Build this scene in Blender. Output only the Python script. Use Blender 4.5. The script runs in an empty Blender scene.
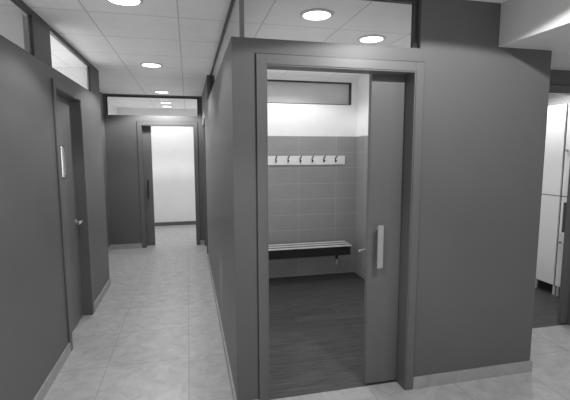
import bpy, bmesh, math
from mathutils import Vector, Matrix

scene = bpy.context.scene
COL = scene.collection
PI = math.pi
AO_F = .205

# ------------------------------------------------------------------ materials
def new_mat(name):
    m = bpy.data.materials.new(name); m.use_nodes = True
    nt = m.node_tree
    return m, nt, nt.nodes['Principled BSDF']

def grey(v): return (v, v, v, 1)

def math_node(nt, op, a, b=None):
    n = nt.nodes.new('ShaderNodeMath'); n.operation = op
    for i, x in enumerate((a, b)):
        if x is None: continue
        if isinstance(x, (int, float)): n.inputs[i].default_value = x
        else: nt.links.new(x, n.inputs[i])
    return n.outputs[0]

def plain(name, v, rough=0.5, metal=0.0, var=0.04, scale=6.0, spec=0.4, stretch=(1, 1, 1)):
    m, nt, b = new_mat(name)
    geo = nt.nodes.new('ShaderNodeNewGeometry')
    mp = nt.nodes.new('ShaderNodeMapping'); mp.inputs['Scale'].default_value = stretch
    nz = nt.nodes.new('ShaderNodeTexNoise'); nz.inputs['Scale'].default_value = scale; nz.inputs['Detail'].default_value = 4
    rp = nt.nodes.new('ShaderNodeValToRGB')
    rp.color_ramp.elements[0].position = .3; rp.color_ramp.elements[1].position = .7
    rp.color_ramp.elements[0].color = grey(v * (1 - var)); rp.color_ramp.elements[1].color = grey(v * (1 + var))
    nt.links.new(geo.outputs['Position'], mp.inputs['Vector']); nt.links.new(mp.outputs[0], nz.inputs['Vector'])
    nt.links.new(nz.outputs['Fac'], rp.inputs[0]); nt.links.new(rp.outputs[0], b.inputs['Base Color'])
    b.inputs['Roughness'].default_value = rough; b.inputs['Metallic'].default_value = metal
    b.inputs['Specular IOR Level'].default_value = spec
    return m

def grid_mat(name, v1, v2, vjoint, size, joint, shift, axes='xy', rough=.4, offset=0.0, noise=3.0, detail=8, spec=.4,
             stretch=(1, 1, 1), tilevar=0.0, bump=0.0):
    """tiles or planks laid in world space: mottled body colour and thin joints"""
    m, nt, b = new_mat(name)
    geo = nt.nodes.new('ShaderNodeNewGeometry')
    sep = nt.nodes.new('ShaderNodeSeparateXYZ'); nt.links.new(geo.outputs['Position'], sep.inputs[0])
    src = {'x': sep.outputs[0], 'y': sep.outputs[1], 'z': sep.outputs[2]}
    if axes == 'sz':            # along the wall whichever way it runs
        u = math_node(nt, 'ADD', src['x'], src['y']); w = src['z']
    else:
        u, w = src[axes[0]], src[axes[1]]
    u = math_node(nt, 'SUBTRACT', u, shift[0] - 60 * size[0]); w = math_node(nt, 'SUBTRACT', w, shift[1] - 60 * size[1])
    cb = nt.nodes.new('ShaderNodeCombineXYZ'); nt.links.new(u, cb.inputs[0]); nt.links.new(w, cb.inputs[1])
    br = nt.nodes.new('ShaderNodeTexBrick'); br.offset = offset; br.squash = 1.0
    br.inputs['Scale'].default_value = 1.0; br.inputs['Brick Width'].default_value = size[0]
    br.inputs['Row Height'].default_value = size[1]; br.inputs['Mortar Size'].default_value = joint
    br.inputs['Mortar Smooth'].default_value = 0.1; br.inputs['Bias'].default_value = 0
    br.inputs['Color1'].default_value = grey(1 - tilevar); br.inputs['Color2'].default_value = grey(1 + tilevar)
    br.inputs['Mortar'].default_value = grey(1)
    nt.links.new(cb.outputs[0], br.inputs['Vector'])
    mp = nt.nodes.new('ShaderNodeMapping'); mp.inputs['Scale'].default_value = stretch
    nt.links.new(geo.outputs['Position'], mp.inputs['Vector'])
    nz = nt.nodes.new('ShaderNodeTexNoise'); nz.inputs['Scale'].default_value = noise; nz.inputs['Detail'].default_value = detail
    nz.inputs['Roughness'].default_value = .62; nz.inputs['Distortion'].default_value = .6
    nt.links.new(mp.outputs[0], nz.inputs['Vector'])
    rp = nt.nodes.new('ShaderNodeValToRGB')
    rp.color_ramp.elements[0].position = .32; rp.color_ramp.elements[1].position = .7
    rp.color_ramp.elements[0].color = grey(v1); rp.color_ramp.elements[1].color = grey(v2)
    nt.links.new(nz.outputs['Fac'], rp.inputs[0])
    mul = nt.nodes.new('ShaderNodeMix'); mul.data_type = 'RGBA'; mul.blend_type = 'MULTIPLY'; mul.inputs[0].default_value = 1
    nt.links.new(rp.outputs[0], mul.inputs[6]); nt.links.new(br.outputs['Color'], mul.inputs[7])
    mx = nt.nodes.new('ShaderNodeMix'); mx.data_type = 'RGBA'
    nt.links.new(br.outputs['Fac'], mx.inputs[0]); nt.links.new(mul.outputs[2], mx.inputs[6]); mx.inputs[7].default_value = grey(vjoint)
    nt.links.new(mx.outputs[2], b.inputs['Base Color'])
    b.inputs['Roughness'].default_value = rough; b.inputs['Specular IOR Level'].default_value = spec
    return m

def glass_mat(name, tint=.93):
    m, nt, b = new_mat(name)
    nt.nodes.remove(b)
    tr = nt.nodes.new('ShaderNodeBsdfTransparent'); tr.inputs[0].default_value = grey(tint)
    gl = nt.nodes.new('ShaderNodeBsdfGlossy'); gl.inputs['Roughness'].default_value = .02
    fr = nt.nodes.new('ShaderNodeFresnel'); fr.inputs[0].default_value = 1.45
    mx = nt.nodes.new('ShaderNodeMixShader')
    ge = nt.nodes.new('ShaderNodeNewGeometry')          # a thin pane: one reflection, at its outer face
    fc = math_node(nt, 'MULTIPLY', fr.outputs[0], math_node(nt, 'SUBTRACT', 1.0, ge.outputs['Backfacing']))
    nt.links.new(fc, mx.inputs[0]); nt.links.new(tr.outputs[0], mx.inputs[1]); nt.links.new(gl.outputs[0], mx.inputs[2])
    nt.links.new(mx.outputs[0], nt.nodes['Material Output'].inputs[0])
    return m

def lamp_mat(name, strength):
    m, nt, b = new_mat(name)
    b.inputs['Base Color'].default_value = grey(.9)
    b.inputs['Emission Color'].default_value = (1, 1, 1, 1); b.inputs['Emission Strength'].default_value = strength
    return m

M = {}
M['wall'] = plain('grey_wall_panel', .115, .42, var=.03, scale=3, spec=.35)
M['casing'] = plain('grey_door_casing', .122, .4, var=.02, spec=.4)
M['door'] = plain('grey_door_laminate', .125, .38, var=.04, scale=4, stretch=(4, 4, .3))
M['hinged'] = plain('grey_hinged_door_laminate', .165, .38, var=.04, scale=4, stretch=(4, 4, .3))
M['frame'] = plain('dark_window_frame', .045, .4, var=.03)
M['ceiling'] = grid_mat('ceiling_tile', .85, .9, .58, (.6, .6), .005, (-.64, 3.09), rough=.9, noise=9, detail=3, spec=.1)
M['white'] = plain('white_plaster', .82, .8, var=.02, spec=.2)
M['soffit'] = plain('painted_plasterboard', .58, .8, var=.02, spec=.2)
M['floor'] = grid_mat('stone_floor_tile', .345, .475, .25, (.6, .6), .0025, (-.64, 3.13), rough=.42, noise=10, spec=.35, tilevar=.03)
M['skirting'] = grid_mat('stone_skirting_tile', .30, .38, .24, (.6, 4), .002, (-.05, -1), axes='sz', rough=.4, noise=8)
M['planks'] = grid_mat('dark_wood_plank', .045, .11, .03, (1.2, .14), .0015, (.2, 2.44), rough=.45, offset=.37, noise=5, stretch=(.8, 9, 1), tilevar=.17)
M['walltile'] = grid_mat('grey_wall_tile', .29, .32, .42, (.5, .2), .0028, (1.35 + 5.0, 1.81), axes='sz', rough=.35, noise=3, tilevar=.02)
M['black'] = plain('dark_steel', .022, .45, var=.05)
M['metal'] = plain('brushed_steel', .42, .35, metal=.45, var=.04, scale=30)
M['slat'] = plain('pale_bench_wood', .78, .45, var=.06, scale=6, stretch=(1, 14, 14))
M['rackboard'] = plain('white_board', .8, .45, var=.02)
M['locker'] = plain('white_locker_laminate', .8, .35, var=.015)
M['lockbody'] = plain('grey_locker_carcass', .07, .5, var=.02)
M['ring'] = plain('lamp_trim_ring', .6, .4)
M['lamp'] = lamp_mat('lamp_diffuser', 6.0)
M['glass'] = glass_mat('clear_glass')
M['post'] = plain('grey_window_post', .2, .4, var=.02)
m_, nt_, b_ = new_mat('frosted_glass'); nt_.nodes.remove(b_)
ta = nt_.nodes.new('ShaderNodeBsdfTranslucent'); ta.inputs[0].default_value = grey(.8)
tb = nt_.nodes.new('ShaderNodeBsdfDiffuse'); tb.inputs[0].default_value = grey(.62)
tm = nt_.nodes.new('ShaderNodeMixShader'); nt_.links.new(ta.outputs[0], tm.inputs[1]); nt_.links.new(tb.outputs[0], tm.inputs[2])
nt_.links.new(tm.outputs[0], nt_.nodes['Material Output'].inputs[0]); M['frosted'] = m_

# ------------------------------------------------------------------ mesh helpers
class MB:
    def __init__(s): s.bm = bmesh.new()
    def box(s, x0, x1, y0, y1, z0, z1):
        mt = Matrix.Translation(((x0+x1)/2, (y0+y1)/2, (z0+z1)/2)) @ Matrix.Diagonal((abs(x1-x0), abs(y1-y0), abs(z1-z0), 1))
        bmesh.ops.create_cube(s.bm, size=1, matrix=mt); return s
    def tube(s, a, b, r, seg=16, r2=None):
        a, b = Vector(a), Vector(b); d = b - a
        q = Vector((0, 0, 1)).rotation_difference(d.normalized()).to_matrix().to_4x4()
        bmesh.ops.create_cone(s.bm, cap_ends=True, segments=seg, radius1=r, radius2=r if r2 is None else r2, depth=d.length,
                              matrix=Matrix.Translation((a + b) / 2) @ q); return s
    def ball(s, c, r, sc=(1, 1, 1)):
        bmesh.ops.create_uvsphere(s.bm, u_segments=16, v_segments=10, radius=r, matrix=Matrix.Translation(c) @ Matrix.Diagonal((*sc, 1))); return s
    def ring(s, c, prof, seg=40):
        """lathe a closed profile of (radius, z) about the vertical axis through c"""
        n = len(prof)
        rows = [[s.bm.verts.new((c[0] + r * math.cos(2*PI*k/seg), c[1] + r * math.sin(2*PI*k/seg), c[2] + z)) for r, z in prof] for k in range(seg)]
        for k in range(seg):
            A, B = rows[k], rows[(k+1) % seg]
            for i in range(n):
                s.bm.faces.new((A[i], B[i], B[(i+1) % n], A[(i+1) % n]))
        return s
    def build(s, name, mat, parent=None, bevel=0, smooth=False):
        me = bpy.data.meshes.new(name)
        bmesh.ops.recalc_face_normals(s.bm, faces=s.bm.faces)
        if parent is not None:
            w = parent_world(parent)
            for v in s.bm.verts: v.co = v.co - w
        s.bm.to_mesh(me); s.bm.free()
        me.materials.append(mat)
        o = bpy.data.objects.new(name, me); COL.objects.link(o)
        if parent is not None: o.parent = parent
        if smooth:
            for p in me.polygons: p.use_smooth = True
            try: me.set_sharp_from_angle(angle=math.radians(40))
            except Exception: pass
        if bevel:
            md = o.modifiers.new('edge', 'BEVEL'); md.width = bevel; md.segments = 2; md.limit_method = 'ANGLE'
        return o

def parent_world(o):
    w = Vector(o.location)
    while o.parent: o = o.parent; w += Vector(o.location)
    return w

def tag(o, label, cat, group=None, kind=None):
    o['label'] = label; o['category'] = cat
    if group: o['group'] = group
    if kind: o['kind'] = kind
    return o

def empty(name, loc):
    o = bpy.data.objects.new(name, None); o.location = loc; o.empty_display_size = .1; COL.objects.link(o); return o

def struct(mb, name, mat, label, cat, bevel=0):
    return tag(mb.build(name, mat, bevel=bevel), label, cat, kind='structure')

CEIL = 2.55      # suspended ceiling
SILL = 2.24      # top of the solid wall, foot of the high glazing
HEAD = 2.10      # door opening height

# ------------------------------------------------------------------ floor, ceiling
struct(MB().box(-3.7, 4.55, -2.1, 2.44, -.1, 0).box(-3.7, .35, 2.44, 9.4, -.1, 0).box(2.4, 4.55, 2.44, 2.94, -.1, 0).box(.35, 2.4, 5.1, 9.4, -.1, 0),
       'floor', M['floor'], 'pale mottled stone tile floor of the corridor and hall', 'floor')
struct(MB().box(.35, 2.4, 2.44, 5.1, -.1, 0), 'floor_changing_room', M['planks'], 'dark wood plank floor inside the changing room behind the open sliding door', 'floor')
struct(MB().box(2.4, 4.55, 2.94, 5.3, -.1, 0), 'floor_locker_room', M['planks'], 'dark wood plank floor under the white lockers', 'floor')
struct(MB().box(-3.7, 4.55, -2.1, 9.4, CEIL, CEIL + .12), 'ceiling', M['ceiling'], 'suspended ceiling of square pale grey tiles', 'ceiling')
struct(MB().box(1.98, 4.45, -2.0, 2.34, 2.28, CEIL).box(2.40, 4.45, 2.34, 2.86, 2.28, CEIL), 'ceiling_bulkhead', M['soffit'],
       'lowered plaster bulkhead at the upper right beside the dark wall top', 'bulkhead')

# ------------------------------------------------------------------ walls
LX = -.98
w = MB()
w.box(LX-.1, LX, -2.0, 3.50, 0, SILL).box(LX-.1, LX, 4.24, 5.2, 0, SILL).box(LX-.1, LX, 3.50, 4.24, HEAD, SILL)
w.box(LX-.1, LX, -2.0, .4, SILL, CEIL)
struct(w, 'wall_left', M['wall'], 'long grey corridor wall with a door and high windows above it', 'wall')
struct(MB().box(LX-.03, LX, 3.16, 3.44, SILL, CEIL), 'trim_6', M['frame'], 'dark panel between the two high windows over the long wall', 'panel')
struct(MB().box(LX-.03, LX, 4.80, 5.2, SILL, CEIL), 'trim_7', M['frame'], 'dark panel closing the high window strip at the end of the long wall', 'panel')
struct(MB().box(-1.40, -1.30, 5.1, 7.15, 0, CEIL).box(-1.30, LX-.1, 5.1, 5.2, 0, CEIL), 'wall_alcove', M['wall'], 'grey side wall of the shallow recess at the corridor end', 'wall')
e = MB()
EX0, EX1, EZ = -.745, .105, 2.06
e.box(-1.40, EX0, 7.15, 7.25, 0, 2.215).box(EX1, 2.4, 7.15, 7.25, 0, 2.215).box(EX0, EX1, 7.15, 7.25, EZ, 2.215)
e.box(-1.40, -1.27, 7.15, 7.25, 2.215, CEIL).box(.195, 2.4, 7.15, 7.25, 2.215, CEIL).box(-1.27, .195, 7.15, 7.25, 2.53, CEIL)
struct(e, 'wall_end', M['wall'], 'grey wall across the corridor end around the bright doorway', 'wall')
r = MB()
r.box(.25, .35, 2.44, 6.20, 0, SILL).box(.25, .35, 7.05, 7.15, 0, SILL).box(.25, .35, 6.20, 7.05, 2.05, SILL).box(.25, .35, 5.2, 7.15, SILL, CEIL)
struct(r, 'wall_right', M['wall'], 'grey side wall of the changing room block along the corridor', 'wall')
OX0, OX1 = .442, 1.388
f = MB()
f.box(.25, OX0, 2.34, 2.44, 0, SILL).box(OX1, 2.40, 2.34, 2.44, 0, SILL).box(OX0, OX1, 2.34, 2.44, HEAD, SILL).box(1.415, 2.40, 2.34, 2.44, SILL, CEIL)
struct(f, 'wall_front', M['wall'], 'grey front wall of the changing room block around the open sliding door', 'wall')
struct(MB().box(2.15, 2.40, 2.44, 7.15, 0, CEIL), 'wall_side', M['wall'], 'grey side of the changing room block facing the locker room', 'wall')
b = MB()
b.box(.35, 2.15, 5.0, 5.1, 0, 2.21).box(2.06, 2.15, 5.0, 5.1, 2.21, CEIL).box(.35, 2.06, 5.0, 5.1, 2.49, CEIL)
struct(b, 'wall_changing_room_back', M['white'], 'white plaster upper back wall of the changing room', 'wall')
struct(MB().box(2.138, 2.15, 2.50, 5.0, 1.81, CEIL), 'wall_changing_room_right', M['white'], 'white plaster upper side wall of the changing room', 'wall')
t = MB().box(.36, 2.138, 4.988, 5.0, 0, 1.81)
struct(t, 'wall_tiling_back', M['walltile'], 'grey wall tiling behind the bench and coat rack', 'wall tiling')
struct(MB().box(2.138, 2.15, 2.50, 5.0, 0, 1.81), 'wall_tiling_side', M['walltile'], 'grey wall tiling on the changing room side wall', 'wall tiling')
struct(MB().box(.35, .36, 2.44, 5.0, 0, SILL), 'wall_changing_room_left', M['white'], 'white inner side wall of the changing room', 'wall')
l = MB()
l.box(3.42, 4.45, 2.86, 2.94, 0, CEIL).box(2.40, 2.50, 2.86, 2.94, 0, CEIL).box(2.50, 3.42, 2.86, 2.94, HEAD, CEIL)
struct(l, 'wall_locker_room', M['wall'], 'grey wall over the locker room doorway', 'wall')
struct(MB().box(4.45, 4.55, -2.0, 5.3, 0, CEIL), 'wall_locker_room_side', M['walltile'], 'grey tiled wall behind the lockers', 'wall')
struct(MB().box(2.40, 4.45, 5.2, 5.3, 0, CEIL), 'wall_locker_room_back', M['white'], 'white back wall of the locker room', 'wall')
struct(MB().box(-1.52, .9, 9.28, 9.38, 0, CEIL), 'wall_far_room', M['white'], 'white wall seen through the doorway at the corridor end', 'wall')
struct(MB().box(-1.52, -1.42, 7.25, 9.28, 0, CEIL), 'wall_far_room_left', M['white'], 'white side wall of the room past the corridor', 'wall')
struct(MB().box(.8, .9, 7.25, 9.28, 0, CEIL), 'wall_far_room_right', M['white'], 'white side wall opposite, in the room past the corridor', 'wall')
struct(MB().box(-3.7, -3.6, -2.0, 5.1, 0, CEIL).box(-3.6, LX-.1, 3.25, 3.35, 0, CEIL).box(-3.6, -1.40, 5.1, 5.2, 0, CEIL).box(-1.40, LX-.1, 5.07, 5.1, 0, CEIL), 'wall_side_rooms', M['white'],
       'white walls of the rooms behind the high corridor windows', 'wall')
struct(MB().box(-3.7, 4.55, -2.1, -2.0, 0, CEIL), 'wall_entrance', M['white'], 'white wall of the hall behind the viewpoint', 'wall')

struct(MB().box(.35, 2.15, 7.13, 7.15, 0, CEIL), 'wall_back_room', M['white'], 'white wall of the room behind the changing room', 'wall')
# ------------------------------------------------------------------ skirting
SK = .082
struct(MB().box(LX, LX+.012, -2.0, 3.445, 0, SK).box(LX, LX+.012, 4.295, 5.2, 0, SK), 'baseboard_left', M['skirting'], 'stone skirting along the long corridor wall', 'skirting')
struct(MB().box(-1.30, -1.288, 5.2, 7.15, 0, SK), 'baseboard_alcove', M['skirting'], 'stone skirting in the recess at the corridor end', 'skirting')
struct(MB().box(-1.288, -.81, 7.138, 7.15, 0, SK).box(.165, .238, 7.138, 7.15, 0, SK), 'baseboard_end', M['skirting'], 'stone skirting beside the doorway at the corridor end', 'skirting')
struct(MB().box(.238, .25, 2.34, 6.145, 0, SK), 'baseboard_right', M['skirting'], 'stone skirting along the corridor side of the changing room block', 'skirting')
struct(MB().box(1.443, 2.412, 2.328, 2.34, 0, SK).box(2.40, 2.412, 2.34, 2.86, 0, SK).box(.238, .386, 2.328, 2.34, 0, SK),
       'baseboard_front', M['skirting'], 'stone skirting under the dark front wall right of the sliding door', 'skirting')
struct(MB().box(-1.42, .8, 9.268, 9.28, 0, .08), 'baseboard_far_room', M['casing'], 'skirting coloured dark for its shade, in the bright room at the corridor end', 'skirting')  # darker grey stands in for the shade on this skirting

# ------------------------------------------------------------------ door casings (trim) and doors
def casing_y(name, x0, x1, y, z, wd, depth, label):
    """casing on a wall face at y (looking +y), lining the reveal as well"""
    m = MB()
    p = .012
    m.box(x0-wd, x0, y-p, y, 0, z+wd).box(x1, x1+wd, y-p, y, 0, z+wd).box(x0, x1, y-p, y, z, z+wd)
    m.box(x0, x0+.008, y-p+.004, y+depth, 0, z).box(x1-.008, x1, y-p+.004, y+depth, 0, z).box(x0+.008, x1-.008, y-p+.004, y+depth, z-.008, z)
    o = struct(m, name, M['casing'], label, 'door frame', bevel=.002)
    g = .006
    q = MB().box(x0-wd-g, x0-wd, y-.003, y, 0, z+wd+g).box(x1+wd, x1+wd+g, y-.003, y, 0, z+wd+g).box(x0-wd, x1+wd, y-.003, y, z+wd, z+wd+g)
    q.build('shadow_line', M['frame'], o)  # thin dark strip standing in for the shadow line around the casing
    return o

def casing_x(name, y0, y1, x, z, wd, depth, s, label):
    m = MB(); p = .012 * s
    def bx(a, b, *r): m.box(min(a, b), max(a, b), *r)
    bx(x, x+p, y0-wd, y0, 0, z+wd); bx(x, x+p, y1, y1+wd, 0, z+wd); bx(x, x+p, y0, y1, z, z+wd)
    bx(x-s*depth, x+p*.7, y0, y0+.008, 0, z); bx(x-s*depth, x+p*.7, y1-.008, y1, 0, z); bx(x-s*depth, x+p*.7, y0+.008, y1-.008, z-.008, z)
    o = struct(m, name, M['casing'], label, 'door frame', bevel=.002)
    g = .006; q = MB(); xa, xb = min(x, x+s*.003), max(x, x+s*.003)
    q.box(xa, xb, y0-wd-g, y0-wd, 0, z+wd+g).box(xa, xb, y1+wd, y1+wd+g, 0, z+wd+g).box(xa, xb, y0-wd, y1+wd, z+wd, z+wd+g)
    q.build('shadow_line', M['frame'], o)  # same dark outline here, shade drawn as a strip beside the casing
    return o

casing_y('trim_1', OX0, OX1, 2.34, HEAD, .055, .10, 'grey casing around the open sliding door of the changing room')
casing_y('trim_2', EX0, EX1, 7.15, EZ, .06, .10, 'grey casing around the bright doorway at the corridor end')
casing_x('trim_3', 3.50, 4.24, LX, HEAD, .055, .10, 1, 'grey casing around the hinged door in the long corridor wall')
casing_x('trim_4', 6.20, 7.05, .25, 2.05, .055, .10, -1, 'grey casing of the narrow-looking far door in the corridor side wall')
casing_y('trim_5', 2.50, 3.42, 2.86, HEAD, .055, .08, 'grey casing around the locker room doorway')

def bar_handle(parent, x, y, z0, z1, s=-1, off=.045, wd=.026, mat='metal'):
    """flat bar pull on two stand-offs; s is the side it stands out to along y"""
    g = MB()
    yb = y + s * off
    g.box(x-wd/2, x+wd/2, min(yb, yb+s*.014), max(yb, yb+s*.014), z0, z1)
    for z in (z0+.03, z1-.03): g.tube((x, y, z), (x, yb, z), .008)
    return g.build('handle', M[mat], parent, bevel=.003)

# door_1: the sliding leaf of the changing room
d = tag(empty('door_1', (1.6, 2.465, 0)), 'grey sliding door half open with a vertical bar handle, in the front wall', 'door', kind='structure')
MB().box(1.145, 2.075, 2.446, 2.486, .012, 2.15).build('leaf', M['door'], d, bevel=.002)
bar_handle(d, 1.207, 2.446, .845, 1.13, wd=.038)
k = MB().tube((1.175, 2.486, .935), (1.175, 2.545, .935), .008).tube((1.178, 2.545, .937), (1.128, 2.548, .928), .0085).ball((1.178, 2.545, .936), .010).ball((1.128, 2.548, .928), .0085)
k.build('inner_handle', M['metal'], d, smooth=True)
MB().box(.45, 2.13, 2.446, 2.49, 2.16, 2.20).build('track', M['black'], d)

# door_2: sliding leaf at the corridor end
d = tag(empty('door_2', (-1.0, 7.27, 0)), 'dark grey sliding door pushed aside at the corridor end', 'door', kind='structure')
MB().box(-1.40, -.60, 7.256, 7.296, .012, 2.12).build('leaf', M['door'], d, bevel=.002)
bar_handle(d, -.675, 7.256, .84, 1.15, mat='black')

# door_3: hinged door in the long wall, set back in its frame
d = tag(empty('door_3', (LX-.09, 3.87, 0)), 'grey hinged door with narrow glass strip and lever handle, in the long corridor wall', 'door', kind='structure')
lf = MB()
lx0, lx1 = LX-.10, LX-.075
ya, yb, za, zb = 3.825, 3.945, 1.395, 1.66
lf.box(lx0, lx1, 3.510, ya, .012, 2.09).box(lx0, lx1, yb, 4.230, .012, 2.09).box(lx0, lx1, ya, yb, .012, za).box(lx0, lx1, ya, yb, zb, 2.09)
lf.build('leaf', M['hinged'], d)
vp = MB().box(lx1-.009, lx1-.003, ya, yb, za, zb).build('vision_panel', M['glass'], d); vp['label'] = 'narrow clear glass strip'
fr = MB()
for q in ((ya-.012, ya, za-.012, zb+.012), (yb, yb+.012, za-.012, zb+.012), (ya, yb, za-.012, za), (ya, yb, zb, zb+.012)):
    fr.box(lx1, lx1+.004, *q)
fr.build('vision_frame', M['casing'], d)
hy, hz, hx = 4.165, .955, lx1
g = MB().tube((hx, hy, hz), (hx+.008, hy, hz), .026).tube((hx, hy, hz), (hx+.05, hy, hz), .010).tube((hx+.05, hy+.006, hz), (hx+.052, hy-.115, hz-.004), .010).ball((hx+.05, hy, hz), .012)
g.build('handle', M['metal'], d, smooth=True)

# door_4: door in the corridor side of the block, seen almost edge on
d = tag(empty('door_4', (.32, 6.62, 0)), 'dark door seen almost edge-on at the far part of the corridor side wall', 'door', kind='structure')
MB().box(.30, .335, 6.209, 7.041, .012, 2.04).build('leaf', M['door'], d, bevel=.002)
MB().tube((.30, 6.30, 1.0), (.262, 6.30, 1.0), .009).tube((.262, 6.30, 1.0), (.262, 6.41, 1.0), .009).build('handle', M['metal'], d, smooth=True)

# door_5: sliding leaf of the locker room
d = tag(empty('door_5', (3.8, 2.965, 0)), 'grey sliding door at the right edge in front of the white lockers', 'door', kind='structure')
MB().box(3.342, 4.2, 2.945, 2.985, .012, 2.15).build('leaf', M['door'], d, bevel=.002)
bar_handle(d, 3.380, 2.985, .86, 1.14, s=1, off=.04, mat='casing')
bar_handle(d, 3.47, 2.945, .86, 1.14, s=-1, off=.03)

# ------------------------------------------------------------------ high windows
def window(n, axis, a0, a1, pos, z0, z1, label, fw=.025, mull=(), dep=.05, start=True, glass='glass', mmat='frame'):
    """axis 'y' runs along y at x = pos, axis 'x' runs along x at y = pos"""
    c = (pos, (a0+a1)/2, z0) if axis == 'y' else ((a0+a1)/2, pos, z0)
    root = tag(empty('window_%d' % n, c), label, 'window', kind='structure')
    def bx(m, u0, u1, v0, v1, dd):
        if axis == 'y': m.box(pos-dd/2, pos+dd/2, u0, u1, v0, v1)
        else: m.box(u0, u1, pos-dd/2, pos+dd/2, v0, v1)
    fr = MB()
    if start: bx(fr, a0, a0+fw, z0, z1, dep)
    bx(fr, a1-fw, a1, z0, z1, dep)
    fa = a0 + fw if start else a0
    bx(fr, fa, a1-fw, z1-fw, z1, dep); bx(fr, fa, a1-fw, z0, z0+.006, dep)
    fr.build('frame', M['frame'], root)
    for mu in mull:
        q = MB(); bx(q, mu-.012, mu+.012, z0+.006, z1-fw, dep); q.build('mullion', M[mmat], root)
    edges = [fa] + [x for mu in mull for x in (mu-.012, mu+.012)] + [a1-fw]
    for i in range(0, len(edges), 2):
        q = MB(); bx(q, edges[i], edges[i+1], z0+.006, z1-fw, .008); q.build('pane', M[glass], root)
    return root

TOP = CEIL - .002
window(1, 'y', .4, 3.16, LX-.014, SILL, TOP, 'high window strip over the long wall, cut off by the upper left corner', fw=.04, dep=.028)
window(2, 'y', 3.44, 4.80, LX-.014, SILL, TOP, 'bright high window above the hinged door in the long wall', fw=.04, dep=.028)
window(3, 'x', -1.27, .195, 7.2, 2.215, 2.532, 'wide transom window over the doorway at the corridor end', fw=.022, dep=.03)
window(4, 'y', 2.402, 5.2, .30, SILL, TOP, 'high window strip running along the corridor side of the changing room block', fw=.022, dep=.024, start=False)
window(5, 'x', .304, 1.415, 2.39, SILL, TOP, 'high window above the sliding door, showing two ceiling lights', fw=.03, dep=.03, mull=(.316,), start=False, mmat='post')
window(6, 'x', .36, 2.06, 5.05, 2.21, 2.49, 'framed high window at the back of the changing room above white wall', fw=.014, dep=.11, glass='frosted')

# ------------------------------------------------------------------ ceiling downlights
def downlight_parts(x, y):
    root = empty('downlight', (x, y, CEIL))
    MB().ring((x, y, CEIL), [(.094, 0), (.116, 0), (.114, -.008), (.096, -.012)]).build('trim_ring', M['ring'], root, smooth=True)
    MB().tube((x, y, CEIL-.008), (x, y, CEIL-.001), .094, seg=40).build('diffuser', M['lamp'], root)
    return root

def copy_thing(src, loc):
    c = src.copy(); COL.objects.link(c); c.location = loc
    for ch in list(src.children):
        if ch.type == 'LIGHT': continue
        k = ch.copy(); COL.objects.link(k); k.parent = c
    return c

def lamp(root, power, half, blend=.25, radius=.07, wide=1.9, down=.45):
    ld = bpy.data.lights.new('downlight_beam', 'SPOT')
    ld.energy = power; ld.spot_size = math.radians(2*half); ld.spot_blend = blend; ld.shadow_soft_size = radius
    # wide-beam reflector: more light sideways than straight down
    ld.use_nodes = True; nt = ld.node_tree
    tc = nt.nodes.new('ShaderNodeTexCoord'); sp = nt.nodes.new('ShaderNodeSeparateXYZ'); nt.links.new(tc.outputs['Normal'], sp.inputs[0])
    k = math_node(nt, 'SUBTRACT', 1.0, math_node(nt, 'ABSOLUTE', sp.outputs[2]))
    k = math_node(nt, 'ADD', math_node(nt, 'MULTIPLY', k, wide), down)
    nt.links.new(k, nt.nodes['Emission'].inputs['Strength'])
    lo = bpy.data.objects.new('downlight_beam', ld); COL.objects.link(lo); lo.parent = root; lo.location = (0, 0, -.03)

LAMPS = [
    # x, y, power, half angle, label, group
    (-.36, 2.79, 38, 64, 'round ceiling downlight over the corridor, cut by the top edge', 'corridor downlights'),
    (-.36, 4.73, 50, 70, 'round corridor ceiling downlight, second from the viewpoint', 'corridor downlights'),
    (-.37, 6.72, 95, 72, 'round corridor ceiling downlight closest to the end wall transom', 'corridor downlights'),
    (-.36, .84, 62, 64, 'round ceiling downlight where the corridor starts, above the viewpoint', 'corridor downlights'),
    (-.38, 8.13, 14, 80, 'round downlight seen through the end transom, nearer of the two', 'far room downlights'),
    (-.39, 8.73, 12, 80, 'round downlight seen through the end transom, farther of the two', 'far room downlights'),
    (.89, 2.80, 5, 70, 'larger round downlight seen through the high window over the sliding door', 'changing room downlights'),
    (1.52, 3.27, 4, 70, 'smaller round downlight seen through the high window over the sliding door', 'changing room downlights'),
    (1.43, 1.20, 84, 78.8, 'round hall ceiling downlight in front of the sliding door', 'hall downlights'),
    (1.15, 4.30, 24, 78, 'round downlight over the bench inside the changing room', 'changing room downlights'),
    (1.2, 6.1, 130, 78, 'round downlight in the room behind the changing room', 'back room downlights'),
    (3.62, 3.80, 75, 80, 'round downlight in the locker room in front of the lockers', 'locker room downlights'),
    (-2.2, 2.0, 70, 80, 'round downlight in the side room behind the upper left window', 'side room downlights'),
    (-2.2, 4.2, 300, 80, 'round downlight in the bright side room behind the hinged door', 'side room downlights'),
]
proto = None
for x, y, pw, half, lab, grp in LAMPS:
    if proto is None: o = proto = downlight_parts(x, y)
    else: o = copy_thing(proto, (x, y, CEIL))
    tag(o, lab, 'ceiling light', grp)
    if grp == 'hall downlights': lamp(o, pw, half, .05, .03, .7, .6)
    else: lamp(o, pw, half)

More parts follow.
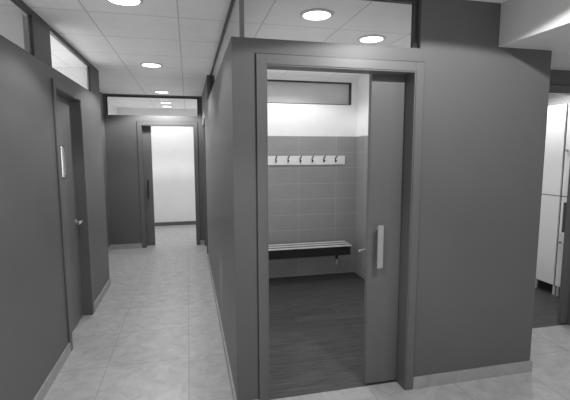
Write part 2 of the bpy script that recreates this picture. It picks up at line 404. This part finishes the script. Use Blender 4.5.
# ------------------------------------------------------------------ coat rack
rk = tag(empty('coat_rack', (1.38, 4.988, 1.45)), 'white wall board with a row of dark coat hooks above the bench', 'coat rack')
MB().box(.80, 1.975, 4.968, 4.988, 1.45, 1.562).build('board', M['rackboard'], rk, bevel=.003)
hk0 = None
for i in range(7):
    x = .901 + .157 * i
    if hk0 is None:
        g = MB().box(x-.006, x+.006, 4.964, 4.968, 1.478, 1.545)
        g.tube((x, 4.966, 1.530), (x, 4.918, 1.540), .0045).tube((x, 4.918, 1.540), (x, 4.912, 1.556), .0045).ball((x, 4.912, 1.557), .009)
        g.tube((x, 4.966, 1.492), (x, 4.935, 1.490), .0045).tube((x, 4.935, 1.490), (x, 4.930, 1.504), .0045).ball((x, 4.930, 1.505), .008)
        hk0 = g.build('hook', M['black'], rk, smooth=True)
    else:
        c = hk0.copy(); COL.objects.link(c); c.parent = rk; c.location = (x - .901, 0, 0)

# ------------------------------------------------------------------ bench
bn = tag(empty('bench', (1.2, 4.81, 0)), 'low changing room bench with three pale slats on a dark frame', 'bench')
for i, (a, c) in enumerate(((4.665, 4.712), (4.782, 4.829), (4.898, 4.945))):
    MB().box(.42, 1.965 + (0.0, .005, .01)[i], a, c, .440, .45).build('slat', M['slat'], bn, bevel=.002)
fm = MB().box(.44, 1.955, 4.685, 4.715, .325, .427).box(.44, 1.955, 4.895, 4.925, .325, .427)
fm.box(.44, 1.955, 4.715, 4.895, .405, .415)  # dark sheet added so the gaps between slats look shaded
for x in (.60, 1.23, 1.88): fm.box(x-.02, x+.02, 4.67, 4.94, .427, .440)
fm.build('frame', M['black'], bn)  # bench frame together with the added dark sheet that shades the gaps
for x in (.60, 1.88):
    g = MB().box(x-.014, x+.014, 4.715, 4.895, .36, .40).box(x-.014, x+.014, 4.966, 4.987, .20, .427).box(x-.014, x+.014, 4.925, 4.966, .36, .42)
    g.tube((x, 4.86, .37), (x, 4.97, .25), .007)
    g.build('bracket', M['black'], bn)
    MB().box(x-.010, x+.010, 4.964, 4.987, .125, .20).build('wall_foot', M['ring'], bn, bevel=.003)

# ------------------------------------------------------------------ lockers
def locker(y0, y1):
    fx, bx = 3.95, 4.42
    root = empty('locker', ((fx+bx)/2, (y0+y1)/2, 0))
    MB().box(fx+.02, bx, y0+.001, y1-.001, .115, 2.12).build('body', M['lockbody'], root)
    for z0, z1 in ((.12, 1.118), (1.128, 2.115)):
        dr = MB().box(fx, fx+.018, y0+.012, y1-.012, z0, z1).build('door', M['locker'], root, bevel=.002)
        zz = (z0 + z1) / 2
        MB().tube((fx, y1-.045, zz), (fx-.012, y1-.045, zz), .011).tube((fx-.012, y1-.045, zz), (fx-.02, y1-.045, zz), .014).build('lock', M['metal'], dr, smooth=True)
    MB().box(fx+.09, bx-.07, y0+.004, y1-.004, 0, .115).build('under_shade', M['black'], root)  # dark block added as the shade beneath the locker
    for x in (fx+.035, bx-.04):
        for y in (y0+.025, y1-.025):
            MB().tube((x, y, 0), (x, y, .115), .016).build('leg', M['ring'], root)
    return root
for y0, y1, lab in ((3.605, 3.905, 'white two-door locker on short legs, beside the block corner'),
                    (3.305, 3.605, 'white two-door locker on short legs, half hidden by the sliding door at the right')):
    tag(locker(y0, y1), lab, 'locker', 'lockers in the locker room')

# ------------------------------------------------------------------ soft ambient light
wd = bpy.data.worlds.new('ambient'); scene.world = wd; wd.use_nodes = True
bg = wd.node_tree.nodes['Background']; bg.inputs[0].default_value = (1, 1, 1, 1); bg.inputs[1].default_value = 1.0

# ------------------------------------------------------------------ camera
cd = bpy.data.cameras.new('camera'); cam = bpy.data.objects.new('camera', cd); COL.objects.link(cam)
cd.sensor_fit = 'HORIZONTAL'; cd.sensor_width = 36; cd.lens = 406.37 / 570 * 36; cd.clip_start = .05
p, yw, rl = -0.115309, 0.232279, -0.0021446
fw = Vector((math.sin(yw)*math.cos(p), math.cos(yw)*math.cos(p), math.sin(p)))
rt = Vector((math.cos(yw), -math.sin(yw), 0)); up = rt.cross(fw)
rt2 = math.cos(rl)*rt + math.sin(rl)*up; up2 = -math.sin(rl)*rt + math.cos(rl)*up
mt = Matrix((rt2, up2, -fw)).transposed().to_4x4(); mt.translation = (0, 0, 1.6)
cam.matrix_world = mt
scene.camera = cam

vs = scene.view_settings
vs.view_transform = 'Standard'; vs.look = 'None'; vs.gamma = 1; vs.use_curve_mapping = False; vs.exposure = 0
scene.cycles.max_bounces = 10; scene.cycles.diffuse_bounces = 8; scene.cycles.transparent_max_bounces = 16
scene.cycles.sample_clamp_indirect = 4
# soft ambient fill, as in the even light of the photograph
scene.cycles.use_fast_gi = True; scene.cycles.fast_gi_method = 'ADD'
wd.light_settings.ao_factor = AO_F; wd.light_settings.distance = .7
